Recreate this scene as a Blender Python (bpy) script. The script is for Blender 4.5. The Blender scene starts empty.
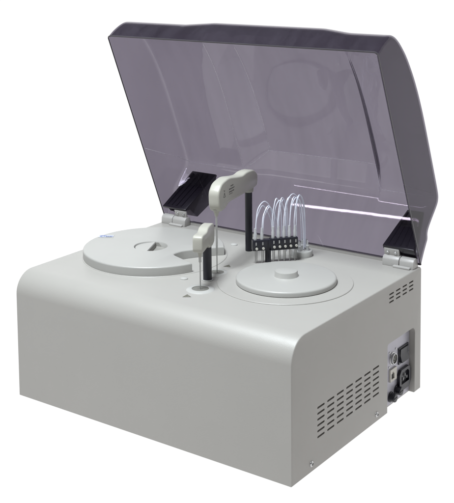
import bpy, bmesh, math, random
from mathutils import Vector, Matrix
random.seed(4)
S = bpy.context.scene
COL = S.collection
PI = math.pi

# overall size of the instrument (metres)
W, D, H = 0.70, 0.5235, 0.2719

# ------------------------------------------------------------------ materials
def mat(name, base, rough=0.5, metal=0.0, vary=0.03, vscale=9.0, bump=0.0, bscale=600.0, coat=0.0, spec=0.5):
    m = bpy.data.materials.new(name); m.use_nodes = True
    nt = m.node_tree; b = nt.nodes['Principled BSDF']
    b.inputs['Roughness'].default_value = rough
    b.inputs['Metallic'].default_value = metal
    b.inputs['Specular IOR Level'].default_value = spec
    b.inputs['Coat Weight'].default_value = coat
    tc = nt.nodes.new('ShaderNodeTexCoord')
    n = nt.nodes.new('ShaderNodeTexNoise'); n.inputs['Scale'].default_value = vscale; n.inputs['Detail'].default_value = 5
    r = nt.nodes.new('ShaderNodeValToRGB')
    r.color_ramp.elements[0].position = 0.3; r.color_ramp.elements[1].position = 0.7
    r.color_ramp.elements[0].color = tuple(max(0, c*(1-vary)) for c in base) + (1,)
    r.color_ramp.elements[1].color = tuple(min(1, c*(1+vary)) for c in base) + (1,)
    nt.links.new(tc.outputs['Object'], n.inputs['Vector'])
    nt.links.new(n.outputs['Fac'], r.inputs['Fac'])
    nt.links.new(r.outputs['Color'], b.inputs['Base Color'])
    # slight unevenness of the gloss
    mr = nt.nodes.new('ShaderNodeMapRange')
    mr.inputs['To Min'].default_value = rough*0.88; mr.inputs['To Max'].default_value = min(1, rough*1.12)
    n3 = nt.nodes.new('ShaderNodeTexNoise'); n3.inputs['Scale'].default_value = vscale*3.1; n3.inputs['Detail'].default_value = 4
    nt.links.new(tc.outputs['Object'], n3.inputs['Vector'])
    nt.links.new(n3.outputs['Fac'], mr.inputs['Value']); nt.links.new(mr.outputs['Result'], b.inputs['Roughness'])
    if bump:
        n2 = nt.nodes.new('ShaderNodeTexNoise'); n2.inputs['Scale'].default_value = bscale; n2.inputs['Detail'].default_value = 2
        bp = nt.nodes.new('ShaderNodeBump'); bp.inputs['Strength'].default_value = bump; bp.inputs['Distance'].default_value = 0.0006
        nt.links.new(tc.outputs['Object'], n2.inputs['Vector'])
        nt.links.new(n2.outputs['Fac'], bp.inputs['Height']); nt.links.new(bp.outputs['Normal'], b.inputs['Normal'])
    return m

PAINT = mat('powder_coat', (0.347, 0.3345, 0.315), 0.42, bump=0.35, bscale=900, vary=0.012)
COVER = mat('cover_plastic', (0.365, 0.357, 0.340), 0.38, vary=0.015, bump=0.15, bscale=700)
RING = mat('deck_plastic', (0.40, 0.395, 0.38), 0.32, vary=0.015)
ARM = mat('arm_plastic', (0.40, 0.39, 0.345), 0.34, vary=0.02, bump=0.12, bscale=500)
HINGE = mat('hinge_plastic', (0.40, 0.39, 0.375), 0.4, vary=0.02)
BLACK = mat('black_plastic', (0.012, 0.012, 0.018), 0.33, vary=0.15, bump=0.1)
POST = mat('black_anodised', (0.012, 0.012, 0.02), 0.38, vary=0.1)
SLOT = mat('vent_shadow', (0.035, 0.033, 0.032), 0.7, vary=0.1)
PLATE = mat('connector_metal', (0.42, 0.41, 0.46), 0.38, metal=0.35, vary=0.04, vscale=30)
STEEL = mat('steel', (0.52, 0.52, 0.52), 0.28, metal=1.0, vary=0.06, vscale=60)
NEEDLE = mat('needle_steel', (0.42, 0.42, 0.41), 0.35, metal=0.7, vary=0.05, vscale=60)
WELL = mat('well_grey', (0.17, 0.165, 0.15), 0.45, vary=0.06)
GREY = mat('grip_grey', (0.24, 0.232, 0.216), 0.5, vary=0.03)
MARK = mat('mark_print', (0.13, 0.125, 0.10), 0.6, vary=0.1)
INK = mat('ink_print', (0.06, 0.055, 0.055), 0.6, vary=0.1)
BLUE = mat('sticker_blue', (0.14, 0.18, 0.36), 0.35, vary=0.08)
STICKW = mat('sticker_white', (0.44, 0.45, 0.47), 0.4, vary=0.03)
RIM = mat('lid_edge', (0.045, 0.040, 0.048), 0.22, vary=0.1)
BRK = mat('bracket_plastic', (0.011, 0.009, 0.014), 0.24, vary=0.15, bump=0.15, bscale=90)
CREAM = mat('socket_cream', (0.55, 0.53, 0.48), 0.45, vary=0.04)

def thin_clear(name, tint, refl=1.0, rough=0.03, bump=0.0, diff=None, dfac=0.0, bscale=14.0):
    """tinted sheet: straight-through absorption plus a Schlick reflection, alike from both sides"""
    m = bpy.data.materials.new(name); m.use_nodes = True
    nt = m.node_tree; nt.nodes.clear(); L = nt.links.new
    out = nt.nodes.new('ShaderNodeOutputMaterial')
    tr = nt.nodes.new('ShaderNodeBsdfTransparent'); tr.inputs['Color'].default_value = tint + (1,)
    gl = nt.nodes.new('ShaderNodeBsdfGlossy'); gl.inputs['Roughness'].default_value = rough
    gl.inputs['Color'].default_value = (1, 1, 1, 1)
    geo = nt.nodes.new('ShaderNodeNewGeometry')
    dot = nt.nodes.new('ShaderNodeVectorMath'); dot.operation = 'DOT_PRODUCT'
    ab = nt.nodes.new('ShaderNodeMath'); ab.operation = 'ABSOLUTE'
    om = nt.nodes.new('ShaderNodeMath'); om.operation = 'SUBTRACT'; om.inputs[0].default_value = 1
    pw = nt.nodes.new('ShaderNodeMath'); pw.operation = 'POWER'; pw.inputs[1].default_value = 5
    ma = nt.nodes.new('ShaderNodeMath'); ma.operation = 'MULTIPLY_ADD'
    ma.inputs[1].default_value = 0.96*refl; ma.inputs[2].default_value = 0.04*refl
    mix = nt.nodes.new('ShaderNodeMixShader')
    L(geo.outputs['Normal'], dot.inputs[0]); L(geo.outputs['Incoming'], dot.inputs[1])
    L(dot.outputs['Value'], ab.inputs[0]); L(ab.outputs[0], om.inputs[1]); L(om.outputs[0], pw.inputs[0]); L(pw.outputs[0], ma.inputs[0])
    L(ma.outputs[0], mix.inputs['Fac'])
    if bump:
        tc = nt.nodes.new('ShaderNodeTexCoord'); n2 = nt.nodes.new('ShaderNodeTexNoise')
        n2.inputs['Scale'].default_value = bscale; n2.inputs['Detail'].default_value = 3
        bp = nt.nodes.new('ShaderNodeBump'); bp.inputs['Strength'].default_value = bump; bp.inputs['Distance'].default_value = 0.004
        L(tc.outputs['Object'], n2.inputs['Vector']); L(n2.outputs['Fac'], bp.inputs['Height']); L(bp.outputs['Normal'], gl.inputs['Normal'])
    # absorption grows with the slanted path through the sheet: tint ** (1 / cos of the refracted ray)
    c2 = nt.nodes.new('ShaderNodeMath'); c2.operation = 'MULTIPLY'; L(ab.outputs[0], c2.inputs[0]); L(ab.outputs[0], c2.inputs[1])
    ct = nt.nodes.new('ShaderNodeMath'); ct.operation = 'MULTIPLY_ADD'; ct.inputs[1].default_value = 0.4504; ct.inputs[2].default_value = 0.5496; L(c2.outputs[0], ct.inputs[0])
    ex = nt.nodes.new('ShaderNodeMath'); ex.operation = 'POWER'; ex.inputs[1].default_value = -0.5; L(ct.outputs[0], ex.inputs[0])
    cb = nt.nodes.new('ShaderNodeCombineColor')
    for q in range(3):
        pc = nt.nodes.new('ShaderNodeMath'); pc.operation = 'POWER'; pc.inputs[0].default_value = tint[q]; L(ex.outputs[0], pc.inputs[1]); L(pc.outputs[0], cb.inputs[q])
    L(cb.outputs[0], tr.inputs['Color'])
    body = tr.outputs[0]
    if diff:
        df = nt.nodes.new('ShaderNodeBsdfDiffuse'); df.inputs['Color'].default_value = diff + (1,)
        mx = nt.nodes.new('ShaderNodeMixShader'); mx.inputs['Fac'].default_value = dfac
        
        if bump:   # faint smears: the haze of the sheet is not even
            mp = nt.nodes.new('ShaderNodeMapping'); mp.inputs['Scale'].default_value = (16, 3.5, 2.2); ns = nt.nodes.new('ShaderNodeTexNoise'); ns.inputs['Scale'].default_value = 2.0; ns.inputs['Detail'].default_value = 8; ns.inputs['Roughness'].default_value = 0.62
            ms = nt.nodes.new('ShaderNodeMapRange'); ms.inputs['From Min'].default_value = 0.4; ms.inputs['From Max'].default_value = 0.75; ms.inputs['To Min'].default_value = dfac*0.6; ms.inputs['To Max'].default_value = dfac*1.7
            L(tc.outputs['Object'], mp.inputs['Vector']); L(mp.outputs[0], ns.inputs['Vector']); L(ns.outputs['Fac'], ms.inputs['Value']); L(ms.outputs['Result'], mx.inputs['Fac'])
        L(tr.outputs[0], mx.inputs[1]); L(df.outputs[0], mx.inputs[2]); body = mx.outputs[0]
    L(body, mix.inputs[1]); L(gl.outputs[0], mix.inputs[2]); L(mix.outputs[0], out.inputs['Surface'])
    return m

SMOKE = thin_clear('smoked_acrylic', (0.520, 0.496, 0.545), refl=0.65, rough=0.013, bump=0.006, diff=(0.16, 0.15, 0.18), dfac=0.06)
TUBE = thin_clear('clear_tubing', (0.88, 0.89, 0.95), refl=1.6, rough=0.12, diff=(0.86, 0.88, 0.96), dfac=0.62)
FIT = thin_clear('clear_fitting', (0.85, 0.85, 0.86), refl=1.0, rough=0.1, diff=(0.66, 0.66, 0.66), dfac=0.5)

# ------------------------------------------------------------------ helpers
def link(name, me, m, parent=None, smooth=35):
    o = bpy.data.objects.new(name, me); COL.objects.link(o)
    if m and not me.materials: me.materials.append(m)
    if parent: o.parent = parent
    if smooth:
        me.polygons.foreach_set('use_smooth', [True]*len(me.polygons))
        me.set_sharp_from_angle(angle=math.radians(smooth))
    me.update()
    return o

def obj(name, bm, m, parent=None, smooth=35):
    bmesh.ops.recalc_face_normals(bm, faces=bm.faces)
    me = bpy.data.meshes.new(name); bm.to_mesh(me); bm.free()
    return link(name, me, m, parent, smooth)

def thing(name, label, cat, loc=(0, 0, 0), group=None):
    o = bpy.data.objects.new(name, None); COL.objects.link(o); o.location = loc
    o.empty_display_size = 0.05
    o['label'] = label; o['category'] = cat
    if group: o['group'] = group
    return o

def prism(bm, pts, vec, frame=None):
    """extrude a closed outline of 3D points along vec"""
    vs = [bm.verts.new(p) for p in pts]
    ws = [bm.verts.new(Vector(p) + Vector(vec)) for p in pts]
    n = len(pts); fs = []
    fs.append(bm.faces.new(vs[::-1])); fs.append(bm.faces.new(ws))
    for i in range(n):
        j = (i+1) % n
        fs.append(bm.faces.new((vs[i], vs[j], ws[j], ws[i])))
    return fs

def box(bm, x0, x1, y0, y1, z0, z1, mtx=None):
    pts = [Vector((x0, y0, z0)), Vector((x1, y0, z0)), Vector((x1, y1, z0)), Vector((x0, y1, z0))]
    v0 = len(bm.verts)
    prism(bm, pts, (0, 0, z1-z0))
    if mtx:
        bm.verts.ensure_lookup_table()
        for v in bm.verts[v0:]: v.co = mtx @ v.co

def bevel_all(bm, w, seg=2, ang=30):
    es = [e for e in bm.edges if len(e.link_faces) == 2 and e.calc_face_angle(0) > math.radians(ang)]
    bmesh.ops.bevel(bm, geom=es, offset=w, segments=seg, profile=0.5, affect='EDGES', clamp_overlap=True)

def lathe(bm, prof, c=(0, 0, 0), n=48, axis='Z', closed=False):
    """prof: (r, h) list"""
    rings = []
    for r, h in prof:
        ring = []
        for k in range(n if r > 1e-7 else 1):
            a = 2*PI*k/n
            p = (r*math.cos(a), r*math.sin(a), h)
            if axis == 'X': p = (h, r*math.cos(a), r*math.sin(a))
            if axis == 'Y': p = (r*math.cos(a), h, r*math.sin(a))
            ring.append(bm.verts.new((c[0]+p[0], c[1]+p[1], c[2]+p[2])))
        rings.append(ring)
    pairs = list(zip(rings, rings[1:]))
    if closed: pairs.append((rings[-1], rings[0]))
    for a, b in pairs:
        if len(a) == 1 and len(b) == 1: continue
        for k in range(n):
            j = (k+1) % n
            if len(a) == 1: bm.faces.new((a[0], b[k], b[j]))
            elif len(b) == 1: bm.faces.new((a[k], a[j], b[0]))
            else: bm.faces.new((a[k], a[j], b[j], b[k]))

def cyl(bm, p, q, r0, r1=None, n=20, caps=True):
    r1 = r0 if r1 is None else r1
    p, q = Vector(p), Vector(q); d = (q-p).normalized()
    a = d.orthogonal().normalized(); b = d.cross(a)
    A = [bm.verts.new(p + r0*(math.cos(2*PI*k/n)*a + math.sin(2*PI*k/n)*b)) for k in range(n)]
    B = [bm.verts.new(q + r1*(math.cos(2*PI*k/n)*a + math.sin(2*PI*k/n)*b)) for k in range(n)]
    for k in range(n): bm.faces.new((A[k], A[(k+1) % n], B[(k+1) % n], B[k]))
    if caps: bm.faces.new(A[::-1]); bm.faces.new(B)

def sweep(bm, path, r, n=8):
    path = [Vector(p) for p in path]
    prev = None; rings = []
    for i, p in enumerate(path):
        t = (path[min(i+1, len(path)-1)] - path[max(i-1, 0)]).normalized()
        a = t.orthogonal().normalized() if prev is None else (prev - prev.dot(t)*t).normalized()
        prev = a; b = t.cross(a)
        rings.append([bm.verts.new(p + r*(math.cos(2*PI*k/n)*a + math.sin(2*PI*k/n)*b)) for k in range(n)])
    for A, B in zip(rings, rings[1:]):
        for k in range(n): bm.faces.new((A[k], A[(k+1) % n], B[(k+1) % n], B[k]))
    bm.faces.new(rings[0][::-1]); bm.faces.new(rings[-1])

def catmull(P, k=10):
    P = [Vector(p) for p in P]; out = []
    Q = [P[0]*2-P[1]] + P + [P[-1]*2-P[-2]]
    for i in range(1, len(Q)-2):
        a, b, c, d = Q[i-1:i+3]
        for j in range(k):
            t = j/k
            out.append(0.5*((2*b) + (c-a)*t + (2*a-5*b+4*c-d)*t*t + (3*b-a-3*c+d)*t**3))
    out.append(P[-1]); return out

def boolean(o, cutter_bm):
    bmesh.ops.recalc_face_normals(cutter_bm, faces=cutter_bm.faces)
    me = bpy.data.meshes.new('cut'); cutter_bm.to_mesh(me); cutter_bm.free()
    c = bpy.data.objects.new('cut', me); COL.objects.link(c); c.parent = o.parent
    md = o.modifiers.new('b', 'BOOLEAN'); md.object = c; md.operation = 'DIFFERENCE'; md.solver = 'EXACT'
    dg = bpy.context.evaluated_depsgraph_get(); dg.update()
    new = bpy.data.meshes.new_from_object(o.evaluated_get(dg))
    o.modifiers.clear(); old = o.data; o.data = new
    bpy.data.objects.remove(c); bpy.data.meshes.remove(me)
    new.polygons.foreach_set('use_smooth', [True]*len(new.polygons)); new.set_sharp_from_angle(angle=math.radians(35))

def arc(cx, cy, r, a0, a1, n):
    return [(cx + r*math.cos(a0+(a1-a0)*k/n), cy + r*math.sin(a0+(a1-a0)*k/n)) for k in range(n+1)]

# ------------------------------------------------------------------ setting: white sheet, its glow added to keep it shadowless
bm = bmesh.new()
prof = [(-1.25, -0.001)] + [(2.6+0.7*math.sin(a*PI/2/10), 0.7-0.7*math.cos(a*PI/2/10)-0.001) for a in range(11)] + [(3.3, 3.2)]
L_ = [bm.verts.new((-16.0, y, z)) for y, z in prof]; R_ = [bm.verts.new((12.0, y, z)) for y, z in prof]
for i in range(len(prof)-1): bm.faces.new((L_[i], R_[i], R_[i+1], L_[i+1]))
m = bpy.data.materials.new('glow_sheet'); m.use_nodes = True
nt = m.node_tree; b = nt.nodes['Principled BSDF']
tc = nt.nodes.new('ShaderNodeTexCoord'); nz = nt.nodes.new('ShaderNodeTexNoise'); nz.inputs['Scale'].default_value = 3
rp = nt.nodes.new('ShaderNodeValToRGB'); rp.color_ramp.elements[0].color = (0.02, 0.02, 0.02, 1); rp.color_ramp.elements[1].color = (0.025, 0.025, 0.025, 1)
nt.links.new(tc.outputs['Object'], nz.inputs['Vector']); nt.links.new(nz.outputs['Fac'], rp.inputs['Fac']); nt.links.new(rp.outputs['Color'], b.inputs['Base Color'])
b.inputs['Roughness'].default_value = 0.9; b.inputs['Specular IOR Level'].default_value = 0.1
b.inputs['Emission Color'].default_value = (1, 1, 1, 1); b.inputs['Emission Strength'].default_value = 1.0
g = obj('backdrop', bm, m, smooth=60); g['kind'] = 'structure'

# ------------------------------------------------------------------ the analyzer
AN = thing('analyzer', 'pale grey benchtop analyzer with its smoked purple lid raised, on white', 'analyzer', (0, 0, 0))

# cabinet: side outline (y, z) pushed across the width
Rf = 0.047
outline = [(0, 0)] + [(Rf - Rf*math.cos(a), H - Rf + Rf*math.sin(a)) for a in [PI/2*k/14 for k in range(15)]] + [(D-0.004, H), (D, H-0.004), (D, 0)]
bm = bmesh.new()
prism(bm, [(0, y, z) for y, z in outline], (W, 0, 0))
bmesh.ops.recalc_face_normals(bm, faces=bm.faces)
es = [e for e in bm.edges if any(abs(f.normal.x) > 0.9 for f in e.link_faces)]
bmesh.ops.bevel(bm, geom=es, offset=0.0022, segments=3, profile=0.5, affect='EDGES')
cab = obj('cabinet', bm, PAINT, AN)
# openings cut into the right side: two louvre fields and the connector recess
def slot_pts(y, z, l, h, slope=0.0):
    r = h/2; pts = []
    for k in range(7): a = -PI/2 + PI*k/6; pts.append((y + l/2 - r + r*math.cos(a), z + r*math.sin(a)))
    for k in range(7): a = PI/2 + PI*k/6; pts.append((y - l/2 + r + r*math.cos(a), z + r*math.sin(a)))
    return pts
low = [(0.1017 + 0.0360*i, 0.0587 + 0.01135*j) for i in range(7) for j in range(6)]
upp = [(0.3842 + 0.0300*i, 0.2345 + 0.0083*j) for i in range(4) for j in range(3)]
cut = bmesh.new()
for y, z in low: prism(cut, [(W-0.006, a, b_) for a, b_ in slot_pts(y, z, 0.0265, 0.0038)], (0.02, 0, 0))
for y, z in upp: prism(cut, [(W-0.006, a, b_) for a, b_ in slot_pts(y, z, 0.0205, 0.0034)], (0.02, 0, 0))
XR = 0.686
ry0, ry1, rz = 0.3675, 0.4945, 0.1475
rec = [(XR, ry0, -0.02), (XR, ry1, -0.02)] + [(XR, y, z) for y, z in arc(ry1-0.014, rz-0.014, 0.014, 0, PI/2, 8)] + [(XR, y, z) for y, z in arc(ry0+0.006, rz-0.006, 0.006, PI/2, PI, 6)]
prism(cut, rec, (0.04, 0, 0))
boolean(cab, cut)
for nm, cells, ln, hh in (('vent', low, 0.0265, 0.0038), ('vent', upp, 0.0205, 0.0034)):
    bm = bmesh.new()
    for y, z in cells: prism(bm, [(W-0.0058, a, b_) for a, b_ in slot_pts(y, z, ln-0.0002, hh-0.0002)], (0.0012, 0, 0))  # dark inserts: the shade inside the slots given as colour
    obj(nm, bm, SLOT, cab)
for y, z in ((0.0671, 0.0165), (0.3216, 0.0155)):
    bm = bmesh.new()
    lathe(bm, [(0.0058, 0.0), (0.0056, 0.0012), (0.0036, 0.0030), (0.0028, 0.0032), (0.0026, 0.0016), (0, 0.0014)], (W-0.0002, y, z), 24, 'X')
    obj('screw', bm, STEEL, cab)

# connector panel inside the recess
bm = bmesh.new(); box(bm, XR-0.0005, XR+0.0012, ry0+0.0015, ry1-0.0015, 0.003, rz-0.003); bevel_all(bm, 0.0004, 1)
panel = obj('connector_panel', bm, PLATE, AN)
X1 = XR + 0.0012
# rocker switch: frame and tilted rocker
bm = bmesh.new(); box(bm, X1-0.0005, X1+0.0025, 0.4400, 0.4850, 0.0775, 0.1130); bevel_all(bm, 0.0008, 2)
sw = obj('rocker_switch', bm, BLACK, panel)
bm = bmesh.new()
prism(bm, [(X1+0.002, 0.4445, 0.0810), (X1+0.0085, 0.4445, 0.0815), (X1+0.0040, 0.4445, 0.0960), (X1+0.0050, 0.4445, 0.1095), (X1+0.002, 0.4445, 0.1095)], (0, 0.036, 0)); bevel_all(bm, 0.0006, 2)
k = obj('rocker', bm, BLACK, panel)
# mains inlet: body, hood with opening, three pins
bm = bmesh.new()
io = [(0.4360, 0.0330), (0.4360, 0.0560), (0.4440, 0.0650), (0.4800, 0.0650), (0.4890, 0.0560), (0.4890, 0.0330), (0.4820, 0.0190), (0.4430, 0.0190)]
prism(bm, [(X1-0.0005, y, z) for y, z in io], (0.0075, 0, 0)); bevel_all(bm, 0.0010, 2)
inl = obj('power_inlet', bm, BLACK, panel)
cut = bmesh.new()
hole = [(0.4440, 0.0330), (0.4440, 0.0530), (0.4500, 0.0590), (0.4740, 0.0590), (0.4800, 0.0530), (0.4800, 0.0330)]
prism(cut, [(X1+0.002, y, z) for y, z in hole], (0.02, 0, 0)); boolean(inl, cut)
bm = bmesh.new()
for y, z in ((0.4530, 0.0430), (0.4710, 0.0430), (0.4620, 0.0500)): box(bm, X1+0.001, X1+0.0062, y-0.0008, y+0.0008, z-0.003, z+0.003)
obj('pins', bm, STEEL, panel)
# round serial connector
bm = bmesh.new()
lathe(bm, [(0.0, -0.0004), (0.0135, -0.0004), (0.0135, 0.0012), (0.0118, 0.0018), (0.0115, 0.0060), (0.0098, 0.0062), (0.0095, 0.0015), (0, 0.0015)], (X1, 0.4150, 0.1000), 32, 'X')
obj('data_port', bm, STEEL, panel)
bm = bmesh.new()
lathe(bm, [(0.0, 0.0012), (0.0088, 0.0012), (0.0086, 0.0040), (0.0072, 0.0042), (0, 0.0034)], (X1, 0.4150, 0.1000), 24, 'X')
for a in range(6): cyl(bm, (X1+0.003, 0.4150+0.0045*math.cos(a), 0.1000+0.0045*math.sin(a)), (X1+0.0058, 0.4150+0.0045*math.cos(a), 0.1000+0.0045*math.sin(a)), 0.0008, n=8)
obj('plug_insert', bm, WELL, panel)
for y, z in ((0.4015, 0.1160), (0.4290, 0.0860), (0.4300, 0.1160), (0.4000, 0.0850)):
    bm = bmesh.new(); lathe(bm, [(0.0026, -0.0003), (0.0025, 0.0010), (0.0012, 0.0018), (0, 0.0018)], (X1, y, z), 14, 'X'); obj('screw', bm, STEEL, panel)
# network socket
bm = bmesh.new(); box(bm, X1-0.0005, X1+0.0035, 0.4000, 0.4285, 0.0525, 0.0790); bevel_all(bm, 0.0007, 2)
nets = obj('network_port', bm, CREAM, panel)
cut = bmesh.new()
prism(cut, [(X1+0.0008, y, z) for y, z in ((0.4045, 0.0575), (0.4045, 0.0690), (0.4090, 0.0690), (0.4090, 0.0725), (0.4145, 0.0725), (0.4145, 0.0690), (0.4180, 0.0690), (0.4180, 0.0575))], (0.02, 0, 0)); boolean(nets, cut)
bm = bmesh.new(); box(bm, X1+0.0006, X1+0.0012, 0.4050, 0.4175, 0.0580, 0.0685); obj('socket_contacts', bm, SLOT, panel)
# two fuse holders
for y, z in ((0.4330, 0.0245), (0.4060, 0.0190)):
    bm = bmesh.new()
    lathe(bm, [(0.0, -0.0004), (0.0112, -0.0004), (0.0112, 0.0022), (0.0095, 0.0028), (0.0090, 0.0120), (0.0080, 0.0132), (0.0, 0.0134)], (X1, y, z), 24, 'X')
    box(bm, X1+0.0130, X1+0.0142, y-0.0060, y+0.0060, z-0.0010, z+0.0010)
    obj('fuse_holder', bm, BLACK, panel)

# deck details on the cabinet: turntable rings, wells, marks, plugs
def deck_ring(name, c, r0, r1, h, m_=PAINT, base=0.0):
    bm = bmesh.new()
    lathe(bm, [(r0, H-0.0008), (r0, H+base+h-0.0006), (r0+0.0007, H+base+h), (r1-0.0009, H+base+h), (r1, H+base+h-0.0008), (r1, H-0.0008)], (c[0], c[1], 0), 128, closed=True)
    return obj(name, bm, m_, cab)
deck_ring('turntable_ring', (0.513, 0.2705), 0.0900, 0.1412, 0.0019, PAINT)
deck_ring('turntable_ring', (0.1655, 0.2700), 0.1605, 0.1635, 0.0012)
def well(x, y, r, ro):
    bm = bmesh.new()
    lathe(bm, [(r, H-0.002), (r, H+0.0022), (r+0.001, H+0.0028), (ro-0.003, H+0.0018), (ro, H-0.0006)], (x, y, 0), 48)
    w_ = obj('wash_well', bm, RING, cab)
    bm = bmesh.new()
    lathe(bm, [(0, H+0.0006), (r*0.30, H+0.0006), (r*0.34, H+0.0012), (r, H+0.0012)], (x, y, 0), 40)
    obj('well_cup', bm, WELL, cab)
well(0.3957, 0.1352, 0.0175, 0.030)
well(0.3600, 0.2412, 0.0150, 0.026)
def mark(x, y, rot, s=0.011):
    bm = bmesh.new()
    M = Matrix.Translation((x, y, H+0.0005)) @ Matrix.Rotation(rot, 4, 'Z')
    tri = [(-s, -s*0.8), (s, -s*0.8), (0, s)]
    inn = [(-s*0.45, -s*0.45), (s*0.45, -s*0.45), (0, s*0.45)]
    a = [bm.verts.new(M @ Vector((p[0], p[1], 0))) for p in tri]; b_ = [bm.verts.new(M @ Vector((p[0], p[1], 0))) for p in inn]
    for i in range(3): bm.faces.new((a[i], a[(i+1) % 3], b_[(i+1) % 3], b_[i]))
    c_ = [bm.verts.new(M @ Vector(p)) for p in ((-s*0.12, -s*0.35, 0), (s*0.12, -s*0.35, 0), (s*0.12, s*0.3, 0), (-s*0.12, s*0.3, 0))]
    bm.faces.new(c_)
    return obj('warning_mark', bm, MARK, cab, smooth=0)
mark(0.3976, 0.0883, 0.6, 0.009); mark(0.3506, 0.2941, 0.3, 0.0085); mark(0.4250, 0.1840, 0.2, 0.008); mark(0.3270, 0.2530, 0.5, 0.007)
for x, y in ((0.3264, 0.1698), (0.2687, 0.4321)):
    bm = bmesh.new(); lathe(bm, [(0.0085, H-0.0004), (0.0080, H+0.0020), (0.0055, H+0.0036), (0, H+0.0040)], (x, y, 0), 28)
    obj('deck_plug', bm, RING, cab)

bm = bmesh.new(); box(bm, 0.079, W-0.079, 0.5130, D-0.0015, H-0.001, H+0.0085); bevel_all(bm, 0.0015, 2); obj('rear_ledge', bm, PAINT, cab)
# ------------------------------------------------------------------ lid (frame: u along the rim from the hinge, v behind the rim)
TH = math.radians(112.84); LY, LZ = 0.5110, 0.2869
UU = Vector((0, math.cos(TH), math.sin(TH))); VV = Vector((0, math.sin(TH), -math.cos(TH)))
def lp(x, u, v): return Vector((x, LY, LZ)) + u*UU + v*VV
jog = [(-.010, 0), (.004, .024), (.0165, .050), (.0230, .0550), (.035, .0585), (.043, .0735), (.060, .1185), (.067, .1290), (.079, .1362), (.100, .1380), (.200, .1380), (.285, .1376), (.340, .1340), (.388, .1275), (.4427, .1145), (.4800, .0985), (.4990, .0865), (.5100, .0745), (.5158, .0605), (.5172, .0420), (.5155, .0190), (.5110, 0)]
def wall(u): return (u, 0.042 + 1.7717*(u-0.014))      # the flat rear wall of the lid
side = [(-.0097, 0), wall(.000), wall(.012), wall(.022), wall(.032), wall(.044), wall(.058), (.066, .1305), (.078, .1364), (.100, .1380), (.200, .1380), (.285, .1376), (.340, .1340), (.388, .1275), (.4427, .1145), (.4800, .0985), (.4990, .0865), (.5100, .0745), (.5158, .0605), (.5172, .0420), (.5155, .0190), (.5110, 0)]
cent = [(-.0097, 0), wall(.000), wall(.012), wall(.022), wall(.032), wall(.046), wall(.062), (.071, .1375), (.124, .1575), (.132, .1595), (.200, .1590), (.285, .1540), (.340, .1475), (.388, .1385), (.4427, .1225), (.4830, .1065), (.5030, .0940), (.5145, .0810), (.5205, .0655), (.5205, .0440), (.5170, .0200), (.5110, 0)]
def refine(a):
    out = [a[0]]
    for p, q in zip(a, a[1:]):
        out += [(0.78*p[0]+0.22*q[0], 0.78*p[1]+0.22*q[1]), (0.22*p[0]+0.78*q[0], 0.22*p[1]+0.78*q[1])]
    out.append(a[-1]); return out
side, cent, jog = refine(refine(side)), refine(refine(cent)), refine(refine(jog))
def rnd_ramp(x, a, b, r):
    # linear ramp with rounded ends
    t = (x-a)/(b-a); e = r/abs(b-a)
    def f(t): return 0.5*(t + math.sqrt(t*t + e*e))
    return f(t) - f(t-1)
def cw(x, u):
    k = max(0, min(1, (u-0.415)/0.07)); k = k*k*(3-2*k)
    return max(0, min(1, rnd_ramp(x, 0.178, 0.258, 0.003) * rnd_ramp(x, 0.5585+0.045*k, 0.5545-0.012*k, 0.0008+0.006*k)))
O = 0.0032
xs = []
R_l = 0.009
nf = 8
x0, x1 = -O, W+O
def inset(prof, d):
    out = []
    n = len(prof)
    for i, p in enumerate(prof):
        a, b = prof[max(i-1, 0)], prof[min(i+1, n-1)]
        t = Vector((b[0]-a[0], b[1]-a[1])).normalized(); nn = Vector((-t.y, t.x))   # outward (up the depth)
        k = min(1.0, (p[1]+0.006)/0.05) if i < n//2 else 1.0
        dd = d*k
        q = Vector(p) - nn*dd
        if i == 0: q = Vector((p[0]+dd, 0))
        if i == n-1: q = Vector((p[0]-dd, 0))
        out.append((q.x, max(q.y, 0)))
    return out
cols = []
for k in range(nf+1):
    a = PI/2*(1-k/nf); cols.append((x0 + R_l - R_l*math.sin(a), R_l*(1-math.cos(a))))
mid = [x0 + R_l + (W+2*O-2*R_l)*k/110 for k in range(1, 110)]
mid = sorted(set(mid + [0.178+0.002*i for i in range(-4, 5)] + [0.258+0.002*i for i in range(-4, 5)] + [0.550+0.0006*i for i in range(0, 22)]))
cols += [(x, 0) for x in mid]
for k in range(nf+1):
    a = PI/2*(k/nf); cols.append((x1 - R_l + R_l*math.sin(a), R_l*(1-math.cos(a))))
bm = bmesh.new()
grid = []
for x, d in cols:
    ws_ = [cw(x, a[0]) for a in side]
    pr = [(a[0]*(1-w_)+b_[0]*w_, a[1]*(1-w_)+b_[1]*w_) for a, b_, w_ in zip(side, cent, ws_)]
    jw = max(0, 1 - min(x-x0, x1-x)/0.030); jw = jw*jw*(3-2*jw)
    pr = [(p[0]*(1-jw)+q[0]*jw, p[1]*(1-jw)+q[1]*jw) for p, q in zip(pr, jog)]
    if d: pr = inset(pr, d)
    grid.append([bm.verts.new(lp(x, u, v)) for u, v in pr])
    if x == cols[0][0]: edge_prof = pr
for A, B in zip(grid, grid[1:]):
    for i in range(len(A)-1): bm.faces.new((A[i], A[i+1], B[i+1], B[i]))
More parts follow.
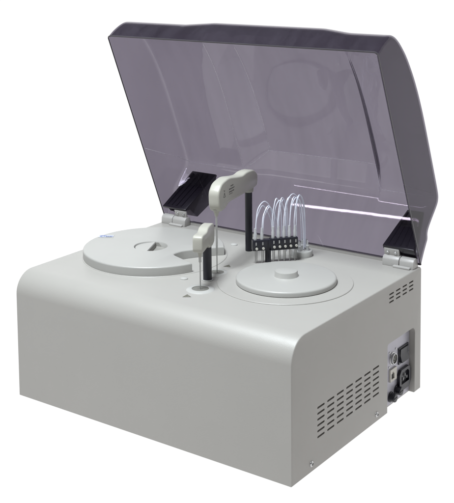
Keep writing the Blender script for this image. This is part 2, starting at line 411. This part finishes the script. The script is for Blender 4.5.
# the two end walls, down to the rim
n = len(edge_prof); cum = [0]
for p, q in zip(edge_prof, edge_prof[1:]): cum.append(cum[-1] + math.hypot(q[0]-p[0], q[1]-p[1]))
us, ue = edge_prof[0][0], edge_prof[-1][0]
for G, x in ((grid[0], cols[0][0]), (grid[-1], cols[-1][0])):
    prev = G
    for st in range(1, 5):
        f = st/4
        row = [G[0]] + [bm.verts.new(lp(x, edge_prof[i][0]*(1-f) + f*(us + (ue-us)*cum[i]/cum[-1]), edge_prof[i][1]*(1-f))) for i in range(1, n-1)] + [G[-1]]
        for i in range(n-1):
            vs = [prev[i], prev[i+1], row[i+1], row[i]]
            vs = [v for j, v in enumerate(vs) if v not in vs[:j]]
            if len(vs) > 2: bm.faces.new(vs)
        prev = row
bmesh.ops.recalc_face_normals(bm, faces=bm.faces)
# make sure normals look outwards (away from the inside of the lid) before giving the sheet its thickness
bm.faces.ensure_lookup_table()
cen = lp(W/2, 0.25, 0.06)
if sum((f.calc_center_median()-cen).dot(f.normal)*f.calc_area() for f in bm.faces) < 0: bmesh.ops.reverse_faces(bm, faces=bm.faces)
me = bpy.data.meshes.new('lid'); bm.to_mesh(me); bm.free()
lid = link('lid', me, SMOKE, AN, smooth=40)
for p in me.polygons:
    if abs(p.normal.x) > 0.9995: p.use_smooth = False
md = lid.modifiers.new('sheet', 'SOLIDIFY'); md.thickness = 0.0032; md.offset = -1
# dark polished edge all round the opening
rimpts = [(x, p[0]) for x, p in []]
loop = [(c[0], (side[-1][0] - c[1])) for c in cols]                         # front edge, left to right
loop += [(x1, edge_prof[-1][0] + (edge_prof[0][0]-edge_prof[-1][0])*k/20) for k in range(1, 20)]
loop += [(c[0], side[0][0] + c[1]*0.12) for c in reversed(cols)]
loop += [(x0, edge_prof[0][0] + (edge_prof[-1][0]-edge_prof[0][0])*k/20) for k in range(1, 20)]
bm = bmesh.new(); rings = []
nl = len(loop)
for i in range(nl):
    a, b_, c_ = Vector(loop[i-1]), Vector(loop[i]), Vector(loop[(i+1) % nl])
    t = (c_-a).normalized(); nn = Vector((-t.y, t.x))
    if nn.dot(b_ - Vector((W/2, 0.25))) < 0: nn = -nn
    ring = []
    thin = abs(t.x) < 0.5; io_, dp = (-0.0005, 0.0014) if thin else (-0.0021, 0.0030)
    for off, v in ((0.0005, -0.0010), (0.0005, dp), (io_, dp), (io_, -0.0010)):
        q = b_ + nn*off; ring.append(bm.verts.new(lp(q.x, q.y, v)))
    rings.append(ring)
for i in range(nl):
    A, B = rings[i], rings[(i+1) % nl]
    for k in range(4): bm.faces.new((A[k], A[(k+1) % 4], B[(k+1) % 4], B[k]))
obj('rim', bm, RIM, lid)

GLINT = mat('painted_fold_glint', (0.80, 0.77, 0.83), 0.4, vary=0.15, vscale=40)  # opaque pale strands paint the light lines along the lid's folds
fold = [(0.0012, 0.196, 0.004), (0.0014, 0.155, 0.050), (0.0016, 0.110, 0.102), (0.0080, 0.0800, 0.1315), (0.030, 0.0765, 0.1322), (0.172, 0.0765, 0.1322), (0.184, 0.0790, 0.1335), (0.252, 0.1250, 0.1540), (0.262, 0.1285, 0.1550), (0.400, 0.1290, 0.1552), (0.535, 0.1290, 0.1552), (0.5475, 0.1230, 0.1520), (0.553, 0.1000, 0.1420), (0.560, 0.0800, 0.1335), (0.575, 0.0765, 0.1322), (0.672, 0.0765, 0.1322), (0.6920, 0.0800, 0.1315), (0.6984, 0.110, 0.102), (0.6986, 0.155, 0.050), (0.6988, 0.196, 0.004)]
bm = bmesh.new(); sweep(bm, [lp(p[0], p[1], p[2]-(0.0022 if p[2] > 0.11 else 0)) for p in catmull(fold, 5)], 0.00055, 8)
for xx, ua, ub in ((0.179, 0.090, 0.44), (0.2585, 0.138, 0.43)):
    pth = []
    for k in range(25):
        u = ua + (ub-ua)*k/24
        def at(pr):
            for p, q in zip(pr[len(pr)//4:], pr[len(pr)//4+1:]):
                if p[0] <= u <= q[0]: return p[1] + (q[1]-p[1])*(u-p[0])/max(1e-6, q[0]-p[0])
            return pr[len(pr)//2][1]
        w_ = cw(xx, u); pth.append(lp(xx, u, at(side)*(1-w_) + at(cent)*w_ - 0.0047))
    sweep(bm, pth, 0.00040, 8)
obj('fold_glint', bm, GLINT, lid)
# hinge brackets inside the lid's rear corners and the pale hinges they stand on
def taper(bm, start, xa, xb, fa, fb):
    """narrow towards the far end: at v = 0.14 the span runs from fa to fb of the near span"""
    bm.verts.ensure_lookup_table()
    org = Vector((0, LY, LZ))
    for v in bm.verts[start:]:
        d = max(0, min(1, (v.co-org).dot(VV)/0.14)); f = (v.co.x-xa)/(xb-xa)
        v.co.x = xa + (xb-xa)*(f*(1-d) + (fa + f*(fb-fa))*d)
def bracket(xa, xb, sec, tip, fa, fb, rh=.0018):
    bm = bmesh.new()
    prism(bm, [lp(xa, u, v) for u, v in sec], (xb-xa, 0, 0))
    bmesh.ops.recalc_face_normals(bm, faces=bm.faces); bevel_all(bm, 0.0022, 2, 25)
    wd = xb-xa; uu, vm = tip
    def top(v): return .0315 + (uu-.0315)*(v+.004)/(vm+.004)
    for f0, f1 in ((0.10, 0.17), (0.30, 0.36), (0.50, 0.56), (0.70, 0.76)):
        s2 = [(top(.004)-.002, .004), (top(.004)+rh, .004), (top(vm-.01)+rh, vm-.01), (top(vm-.01)-.002, vm-.01)]
        prism(bm, [lp(xa+wd*f0, u, v) for u, v in s2], (wd*(f1-f0), 0, 0))
    # short lugs under the front lip
    for f0 in (0.18, 0.42, 0.62):
        prism(bm, [lp(xa+wd*f0, u, v) for u, v in ((.028, .000), (.028, .018), (.012, .020), (.012, .006))], (wd*0.10, 0, 0))
    taper(bm, 0, xa, xb, fa, fb)
    return obj('hinge_bracket', bm, BRK, lid)
bracket(0.004, 0.077, [(.0315, -.004), (.0440, .1370), (.0390, .1400), (-.0135, .0860), (-.0140, .0300), (.0200, .0120), (.0260, -.004)], (.0440, .1370), 0.0, 1.05)
bracket(W-0.080, W-0.0045, [(.0315, -.004), (.0330, .1280), (.0280, .1300), (.0160, .0600), (.0080, .0300), (-.0030, .0060), (.0160, -.001), (.0240, -.004)], (.0330, .1280), 0.0, 0.50, .0008)

def hinge(xa, xb, inner_right):
    t = bpy.data.objects.new('hinge', None)
    bm = bmesh.new()
    w_ = xb-xa
    def pro(x_0, x_1, pts):
        b2 = bmesh.new(); prism(b2, [(x_0, y, z) for y, z in pts], (x_1-x_0, 0, 0))
        bmesh.ops.recalc_face_normals(b2, faces=b2.faces); bevel_all(b2, 0.0016, 2)
        me_ = bpy.data.meshes.new('t'); b2.to_mesh(me_); b2.free(); bm.from_mesh(me_); bpy.data.meshes.remove(me_)
    base = [(0.4900, H-0.0002), (0.4915, H+0.0150), (0.4960, H+0.0205), (0.5060, H+0.0225), (0.5130, H+0.0185), (0.5160, H+0.0100), (0.5160, H-0.0002)]
    cutx = xa + w_*(0.46 if inner_right else 0.54)
    pro(xa, cutx-0.0007, base); pro(cutx+0.0007, xb, base)
    foot = [(0.4840, H-0.0002), (0.4840, H+0.0040), (0.4930, H+0.0050), (0.4930, H-0.0002)]
    pro(xa+w_*0.38, xa+w_*0.92, foot)
    h = obj('hinge', bm, HINGE, AN)
    pa, pb = (xa+w_*0.50, xb-0.001) if inner_right else (xa+0.001, xa+w_*0.50)
    bm = bmesh.new()
    prism(bm, [(pa, y, z) for y, z in ((0.5005, H+0.0180), (0.4965, H+0.0365), (0.5005, H+0.0380), (0.5060, H+0.0200))], (pb-pa, 0, 0))
    bmesh.ops.recalc_face_normals(bm, faces=bm.faces); bevel_all(bm, 0.0012, 2)
    obj('hinge_leaf', bm, HINGE, h)
    for f in (0.24, 0.76):
        x = pa + (pb-pa)*f; c = Vector((x, 0.4980, H+0.0285)); nn = Vector((0, -0.977, -0.21))
        bm = bmesh.new(); cyl(bm, c-nn*0.0010, c+nn*0.0012, 0.0043, 0.0038, 18); cyl(bm, c+nn*0.0012, c+nn*0.0015, 0.0016, 0.0014, 6)
        obj('screw', bm, STEEL, h)
    return h
hinge(0.004, 0.078, True); hinge(W-0.078, W-0.004, False)

# ------------------------------------------------------------------ pipetting arms
def arm(name, A, B, prof, half, post_r, nose, post_top, bev=0.004, skew=None):
    """A: point under the needle, B: foot of the post; prof: side outline (s from A towards B, z)"""
    A, B = Vector((A[0], A[1], 0)), Vector((B[0], B[1], 0)); d = (B-A).normalized(); nrm = Vector((d.y, -d.x, 0))
    if nrm.x < 0: nrm = -nrm
    bm = bmesh.new()
    prism(bm, [A + d*s - nrm*half + Vector((0, 0, z)) for s, z in prof], nrm*2*half)
    bmesh.ops.recalc_face_normals(bm, faces=bm.faces)
    es = [e for e in bm.edges if abs((e.verts[0].co-e.verts[1].co).normalized().dot(nrm)) < 0.1]
    bmesh.ops.bevel(bm, geom=es, offset=bev, segments=3, profile=0.5, affect='EDGES', clamp_overlap=True)
    h = obj(name, bm, ARM, AN, smooth=40)
    return h, A, B, d, nrm

def smooth_outline(P, k=6):
    P = [Vector((p[0], p[1], 0)) for p in P]; n = len(P); out = []
    for i in range(n):
        a, b_, c_ = P[i-1], P[i], P[(i+1) % n]
        p, q = b_ + (a-b_)*0.33, b_ + (c_-b_)*0.33
        for j in range(k+1):
            t = j/k; out.append(((1-t)**2*p + 2*t*(1-t)*b_ + t*t*q))
    return [(v.x, v.y) for v in out]

# tall arm
PA, PB = (0.3600, 0.2412), (0.3226, 0.4153)
profile = smooth_outline([(-.013, .4215), (-.0145, .452), (.004, .4685), (.042, .4735), (.086, .4660), (.116, .4620), (.142, .4655), (.182, .4625), (.2050, .4480), (.2040, .4230), (.185, .4190), (.100, .4190), (.040, .4190), (.022, .4100), (-.004, .4080)])
profile = [(a, z-0.002) for a, z in profile]
h, A, B, d, nrm = arm('pipetting_arm', PA, PB, profile, 0.0125, 0.008, 0, 0)
h['label'] = 'taller arm at the back with a printed mark'
bm = bmesh.new(); cyl(bm, (PB[0], PB[1], H-0.001), (PB[0], PB[1], 0.4110), 0.0083, n=28); obj('post', bm, POST, h)
bm = bmesh.new(); lathe(bm, [(0.0100, 0.4085), (0.0112, 0.4100), (0.0118, 0.4230), (0, 0.4230)], (PB[0], PB[1], 0), 28)
lathe(bm, [(0, 0.4086), (0.0100, 0.4085)], (PB[0], PB[1], 0), 28); obj('collar', bm, ARM, h)
bm = bmesh.new()
lathe(bm, [(0, 0.3960), (0.0036, 0.3960), (0.0042, 0.4000), (0.0062, 0.4060), (0.0085, 0.4110), (0, 0.4200)], (PA[0], PA[1], 0), 24); obj('nose', bm, ARM, h)
bm = bmesh.new(); cyl(bm, (PA[0], PA[1], 0.3150), (PA[0], PA[1], 0.3965), 0.0022, n=14); cyl(bm, (PA[0], PA[1], H+0.001), (PA[0], PA[1], 0.3155), 0.0012, n=12); obj('needle', bm, NEEDLE, h)
# printed mark on the side face: a small warning triangle and three short illegible lines
bm = bmesh.new()
off = 0.0128
def fp(s, z): return A + d*s + nrm*off + Vector((0, 0, z))
def bar(s0, z0, s1, z1, w_):
    p, q = Vector((s0, z0)), Vector((s1, z1)); t = (q-p).normalized(); n_ = Vector((-t.y, t.x))*w_/2
    bm.faces.new([bm.verts.new(fp(*(p+n_))), bm.verts.new(fp(*(q+n_))), bm.verts.new(fp(*(q-n_))), bm.verts.new(fp(*(p-n_)))])
for s0, z0, s1, z1 in ((.010, .4345, .020, .4345), (.010, .4345, .015, .4440), (.020, .4345, .015, .4440), (.015, .4375, .015, .4410), (.013, .4470, .018, .4480), (.011, .4500, .014, .4470)): bar(s0, z0, s1, z1, 0.0010)
for row, z in enumerate((.4515, .4455, .4395, .4350)):
    s = .040 + (0.008 if row == 0 else 0.0)
    end = (.062, .068, .067, .058)[row]
    while s < end:
        l = random.uniform(.003, .006); bar(s, z, min(s+l, end), z+random.uniform(-.0003, .0003), 0.0024 if row < 3 else 0.0014); s += l + .0016
obj('printed_mark', bm, INK, h, smooth=0)

# short arm
PA2, PB2 = (0.3957, 0.1352), (0.3712, 0.1921)
profile = smooth_outline([(-.020, .3560), (-.021, .3880), (-.014, .3925), (.010, .3905), (.022, .3900), (.034, .3965), (.060, .3965), (.082, .3930), (.089, .3800), (.088, .3530), (.070, .3480), (.050, .3480), (.034, .3580), (.012, .3560)])
profile = [(a, z-0.004) for a, z in profile]
h2, A, B, d, nrm = arm('pipetting_arm', PA2, PB2, profile, 0.0105, 0.008, 0, 0, bev=0.003)
h2['label'] = 'shorter arm nearer the front'
bm = bmesh.new(); cyl(bm, (PB2[0], PB2[1], H-0.001), (PB2[0], PB2[1], 0.3500), 0.0092, n=28); obj('post', bm, POST, h2)
bm = bmesh.new(); lathe(bm, [(0.0092, H-0.0006), (0.0125, H-0.0004), (0.0125, H+0.0016), (0.0096, H+0.0020)], (PB2[0], PB2[1], 0), 28); obj('post_collar', bm, RING, h2)
bm = bmesh.new(); lathe(bm, [(0, 0.3400), (0.0032, 0.3400), (0.0040, 0.3450), (0.0075, 0.3570), (0, 0.3600)], (PA2[0], PA2[1], 0), 20); obj('nose', bm, ARM, h2)
bm = bmesh.new(); cyl(bm, (PA2[0], PA2[1], 0.3290), (PA2[0], PA2[1], 0.3405), 0.0028, n=14); cyl(bm, (PA2[0], PA2[1], H+0.001), (PA2[0], PA2[1], 0.3295), 0.0013, n=12); obj('needle', bm, NEEDLE, h2)

# ------------------------------------------------------------------ wash station: two black blocks on a post, needles, fittings and tubing
dv = Vector((0.66, 0.7513, 0)); nv = Vector((0.7513, -0.66, 0)); Pw = Vector((0.4117, 0.3614, 0))
def wp(t, off, z): return Pw + dv*t + nv*off + Vector((0, 0, z))
Ma = Matrix(((dv.x, nv.x, 0, Pw.x), (dv.y, nv.y, 0, Pw.y), (0, 0, 1, 0), (0, 0, 0, 1)))
bm = bmesh.new()
box(bm, -0.0370, -0.0035, -0.006, 0.0085, 0.3030, 0.3265, Ma)
box(bm, -0.0045, 0.0050, -0.010, 0.0040, 0.3050, 0.3250, Ma)
box(bm, 0.0040, 0.0665, -0.010, 0.0045, 0.3000, 0.3265, Ma)
bmesh.ops.recalc_face_normals(bm, faces=bm.faces); bevel_all(bm, 0.0015, 2)
ws = obj('wash_station', bm, BLACK, AN)
bm = bmesh.new(); c = wp(0, -0.004, 0); cyl(bm, (c.x, c.y, H-0.001), (c.x, c.y, 0.3055), 0.0066, n=24); obj('post', bm, POST, ws)
ts = [-0.0300, -0.0150, 0.0110, 0.0235, 0.0360, 0.0485, 0.0610]
port = Vector((0.4430, 0.4500, 0))
tips = []
for i, t in enumerate(ts):
    fo = 0.0085 if i < 2 else 0.0045; co = 0.0015 if i < 2 else -0.0025
    # face screws: upper slotted, lower round
    bm = bmesh.new(); c = wp(t, fo, 0.3190); M3 = Matrix(((dv.x, nv.x, 0, c.x), (dv.y, nv.y, 0, c.y), (0, 0, 1, c.z), (0, 0, 0, 1)))
    box(bm, -0.0013, 0.0013, -0.0005, 0.0010, -0.0034, 0.0034, M3); obj('set_screw', bm, STEEL, ws)
    bm = bmesh.new(); c = wp(t+0.0015, fo-0.0004, 0.3078); cyl(bm, c, c+nv*0.0016, 0.0031, 0.0027, 16); obj('set_screw', bm, CREAM, ws)
    # needle below
    bm = bmesh.new(); a = wp(t, co, 0.3010); b_ = wp(t, co, H+0.0010)
    cyl(bm, b_, a, 0.0011, n=10); cyl(bm, wp(t+0.0042, co-0.003, H+0.004), wp(t+0.0042, co-0.003, 0.3010), 0.0009, n=10)
    obj('needle', bm, NEEDLE, ws)
    # clear fitting on top
    bm = bmesh.new(); lathe(bm, [(0.0036, 0.3262), (0.0037, 0.3400), (0.0030, 0.3420), (0.0026, 0.3520), (0, 0.3520)], tuple(wp(t, co, 0)), 16); obj('tube_fitting', bm, FIT, ws)
    # tubing
    for j in range(2):
        jit = lambda s: random.uniform(-s, s)
        a = wp(t + (0.0 if j == 0 else 0.0035), co - 0.0045*j, 0.3300)
        pk = (0.403, 0.398, 0.409, 0.411, 0.414, 0.415, 0.412)[i] + jit(0.0045) - (0.004 + jit(0.004))*j
        tgt = (wp(0.022, -0.030, 0), wp(0.030, -0.032, 0), wp(0.046, -0.030, 0), wp(0.058, -0.030, 0), port, port, port)[i]
        end = tgt + Vector((jit(0.011), jit(0.009), 0.2900))
        pth = [a, a + Vector((jit(.0025), jit(.0025), 0.034)), a.lerp(end, 0.16), a.lerp(end, 0.48+jit(.04)), a.lerp(end, 0.84), a.lerp(end, 0.97), end]
        pth[2].z = pk - 0.013; pth[3].z = pk; pth[4].z = pk - 0.024 + jit(0.005); pth[5].z = 0.340 + jit(0.01)
        bm = bmesh.new(); sweep(bm, catmull(pth, 12), 0.00108, 8); obj('tube', bm, TUBE, ws)

# raised port the tubes run down into
bm = bmesh.new(); lathe(bm, [(0.0235, H-0.0006), (0.0235, H+0.0100), (0.0220, H+0.0125), (0.0150, H+0.0130), (0, H+0.0130)], tuple(port), 40)
prt = obj('fluid_port', bm, RING, AN)
for k in range(7):
    a = k*0.9+0.3; r = 0.0125 if k < 6 else 0
    bm = bmesh.new(); lathe(bm, [(0.0032, H+0.0125), (0.0032, H+0.0220), (0.0042, H+0.0225), (0.0042, H+0.0250), (0.0025, H+0.0260), (0.0020, H+0.0350), (0, H+0.0350)], (port.x+r*math.cos(a), port.y+r*math.sin(a), 0), 16)
    obj('tube_fitting', bm, FIT, prt)

# ------------------------------------------------------------------ the two lift-off covers
SC = (0.162, 0.270); SR = 0.1590; SZ = 0.0200
SCV = thing('carousel_cover', 'larger round white cover with a sunken finger grip, notch and blue sticker', 'cover', (SC[0], SC[1], H))
# outline around the centre; the notch runs in from the right
near = (0.3085, 0.2180); far = (0.2860, 0.3480)
a0 = math.atan2(near[1]-SC[1], near[0]-SC[0]); a1 = math.atan2(far[1]-SC[1], far[0]-SC[0])
pts = arc(SC[0], SC[1], SR, a1, a0+2*PI, 150)
pts += [(v.x, v.y) for v in catmull([(p[0], p[1], 0) for p in ((0.2800, 0.2290), (0.2510, 0.2395), (0.2405, 0.2455), (0.2365, 0.2560), (0.2400, 0.2780), (0.2520, 0.2990), (0.2680, 0.3230))], 5)]
bm = bmesh.new()
rel = [(x-SC[0], y-SC[1], 0.0004) for x, y in pts]
prism(bm, rel, (0, 0, SZ-0.0004))
bmesh.ops.recalc_face_normals(bm, faces=bm.faces)
es = [e for e in bm.edges if all(abs(v.co.z-SZ) < 1e-6 for v in e.verts)]
bmesh.ops.bevel(bm, geom=es, offset=0.0036, segments=4, profile=0.5, affect='EDGES')
cv = obj('cover_plate', bm, COVER, SCV)
cut = bmesh.new(); gc = (-0.0045, -0.0050)
lathe(cut, [(0, -0.002), (0.0350, -0.002), (0.0358, 0.0040), (0.0370, SZ-0.002), (0.0386, SZ+0.0006), (0.0386, SZ+0.01), (0, SZ+0.01)], (gc[0], gc[1], 0), 64)
boolean(cv, cut)
# the finger grip: a rib that falls away to the left and drops sheer on the right into the opening
bm = bmesh.new()
ga = math.atan2(0.083, -0.038)
Mg = Matrix.Translation((gc[0], gc[1], 0)) @ Matrix.Rotation(ga, 4, 'Z')
def half(r, n=20): return [(r*math.cos(PI*k/n), r*math.sin(PI*k/n)) for k in range(n+1)]
lo, hi = half(0.0362), half(0.0362)
rows = []
for fr, zz in ((1.0, 0.0178), (0.75, 0.0183), (0.5, 0.0189), (0.28, 0.0194), (0.12, SZ-0.0004), (0.0, SZ-0.0002)):
    rows.append([bm.verts.new(Mg @ Vector((a*(1.0 if fr else 1.0), b_*fr - 0.001, zz))) for a, b_ in lo])
rows.append([bm.verts.new(Mg @ Vector((a, -0.0022, SZ-0.0022))) for a, b_ in lo])
rows.append([bm.verts.new(Mg @ Vector((a, -0.0022, 0.0008))) for a, b_ in lo])
rows.append([bm.verts.new(Mg @ Vector((a, b_ - 0.001, 0.0008))) for a, b_ in lo])
for q in range(len(rows)):
    A_, B_ = rows[q], rows[(q+1) % len(rows)]
    for k in range(20): bm.faces.new((A_[k], A_[k+1], B_[k+1], B_[k]))
obj('grip', bm, COVER, SCV)
bm = bmesh.new(); rr = [(0.0010, 0.0075), (0.0310, 0.0075), (0.0350, 0.0095), (0.0364, SZ-0.0022)]  # right half of the opening in an even, darker grey
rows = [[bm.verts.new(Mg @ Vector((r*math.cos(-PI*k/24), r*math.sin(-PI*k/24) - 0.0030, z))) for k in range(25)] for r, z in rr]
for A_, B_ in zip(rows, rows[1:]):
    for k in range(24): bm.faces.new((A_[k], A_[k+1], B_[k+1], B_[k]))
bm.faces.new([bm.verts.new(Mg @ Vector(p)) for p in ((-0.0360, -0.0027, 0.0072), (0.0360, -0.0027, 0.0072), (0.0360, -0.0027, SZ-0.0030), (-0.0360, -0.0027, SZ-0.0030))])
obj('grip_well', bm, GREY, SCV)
# blue sticker near the left edge
bm = bmesh.new()
Ms = Matrix.Translation((0.0165-SC[0]+0.004, 0.2680-SC[1], SZ)) @ Matrix.Rotation(math.radians(32), 4, 'Z')
box(bm, -0.0170, 0.0170, -0.0105, 0.0105, 0.0002, 0.0006, Ms); bevel_all(bm, 0.0001, 1); st = obj('sticker', bm, STICKW, SCV, smooth=0)
bm = bmesh.new()
sw_ = [(-0.0155, -0.001), (-0.013, 0.0045), (-0.008, 0.0070), (-0.003, 0.0060), (0.001, 0.0035), (-0.004, 0.0035), (-0.0085, 0.0025), (-0.0105, -0.001), (-0.0085, -0.005), (-0.003, -0.0070), (-0.009, -0.0075), (-0.0135, -0.0055)]
prism(bm, [Ms @ Vector((x, y, 0.0005)) for x, y in sw_], (0, 0, 0.0003))
for xx, l in ((-0.0060, 0.0036), (-0.0014, 0.0042), (0.0038, 0.0032), (0.0080, 0.0044), (0.0130, 0.0026)):
    box(bm, xx, xx+l, -0.0042, 0.0026, 0.0005, 0.0008, Ms)
obj('sticker_print', bm, BLUE, st, smooth=0)
bm = bmesh.new(); box(bm, 0.0, 0.0140, -0.0078, -0.0056, 0.0005, 0.0008, Ms); obj('sticker_line', bm, INK, st, smooth=0)

RC = (0.5150, 0.2720)
RCV = thing('carousel_cover', 'smaller round white cover with a raised centre knob beside the wash needles', 'cover', (RC[0], RC[1], H+0.0018))
bm = bmesh.new()
lathe(bm, [(0, 0.0003), (0.1030, 0.0003), (0.1046, 0.0014), (0.1044, 0.0078), (0.1036, 0.0098), (0.1020, 0.0110), (0.0995, 0.0116), (0, 0.0122)], (0, 0, 0), 144)
obj('cover_plate', bm, COVER, RCV)
bm = bmesh.new(); lathe(bm, [(0.0252, 0.0120), (0.0243, 0.0132), (0.0238, 0.0215), (0.0228, 0.0232), (0.0205, 0.0238), (0, 0.0240)], (0, 0, 0), 64)
obj('knob', bm, COVER, RCV)

# ------------------------------------------------------------------ camera
R = ((0.8100393455884992, -0.053133090639998555, 0.583963297885747),
     (0.5862820675289628, 0.09116815208938428, -0.8049606855856822),
     (-0.010468805687406768, 0.994417036621783, 0.10500076849161974))
cam = bpy.data.cameras.new('camera'); co = bpy.data.objects.new('camera', cam); COL.objects.link(co)
M = Matrix(R).to_4x4(); M.translation = Vector((1.7011, -1.5736, 0.9922)); co.matrix_world = M
cam.sensor_fit = 'HORIZONTAL'; cam.sensor_width = 36; cam.lens = 1088.2664628287723/454*36
cam.shift_x = (227-224.04798)/454; cam.shift_y = (47.98729-251.5)/454
cam.clip_start = 0.05; cam.clip_end = 60
S.camera = co

# ------------------------------------------------------------------ light: studio lamps and an added front fill
def area(name, loc, target, sx, sy, power, col):
    l = bpy.data.lights.new(name, 'AREA'); l.shape = 'RECTANGLE'; l.size = sx; l.size_y = sy; l.energy = power; l.color = col
    o = bpy.data.objects.new(name, l); COL.objects.link(o); o.location = loc
    o.rotation_euler = (Vector(target)-Vector(loc)).to_track_quat('-Z', 'Y').to_euler(); return o
area('overhead_softbox', (0.36, -0.80, 3.3), (0.36, 0.25, 0.27), 1.0, 0.9, 198, (0.895, 0.962, 1.0))
area('front_fill', (-1.3, -1.9, 1.1), (0.25, 0.1, 0.2), 0.7, 0.7, 3, (1.0, 0.995, 0.98))  # fill lamp added to brighten the front face
tl = area('tube_lamp', (-0.34, -0.248, 1.71), (0.5, 0.57, 0.35), 0.52, 0.0095, 2.3, (1.0, 0.99, 0.97))
tx = Vector((0.421, -0.0305, 0.079)).normalized(); tz = Vector((-0.84, -0.82, 1.36)); tz = (tz - tz.dot(tx)*tx).normalized(); ty = tz.cross(tx)
tl.rotation_euler = Matrix((tx, ty, tz)).transposed().to_euler()
world = bpy.data.worlds.new('World'); S.world = world; world.use_nodes = True
bg = world.node_tree.nodes['Background']; bg.inputs['Color'].default_value = (0.97, 0.98, 1, 1); bg.inputs['Strength'].default_value = 0.15

S.view_settings.view_transform = 'Standard'; S.view_settings.look = 'None'
S.view_settings.exposure = 0; S.view_settings.gamma = 1
S.cycles.transparent_max_bounces = 48; S.cycles.max_bounces = 10
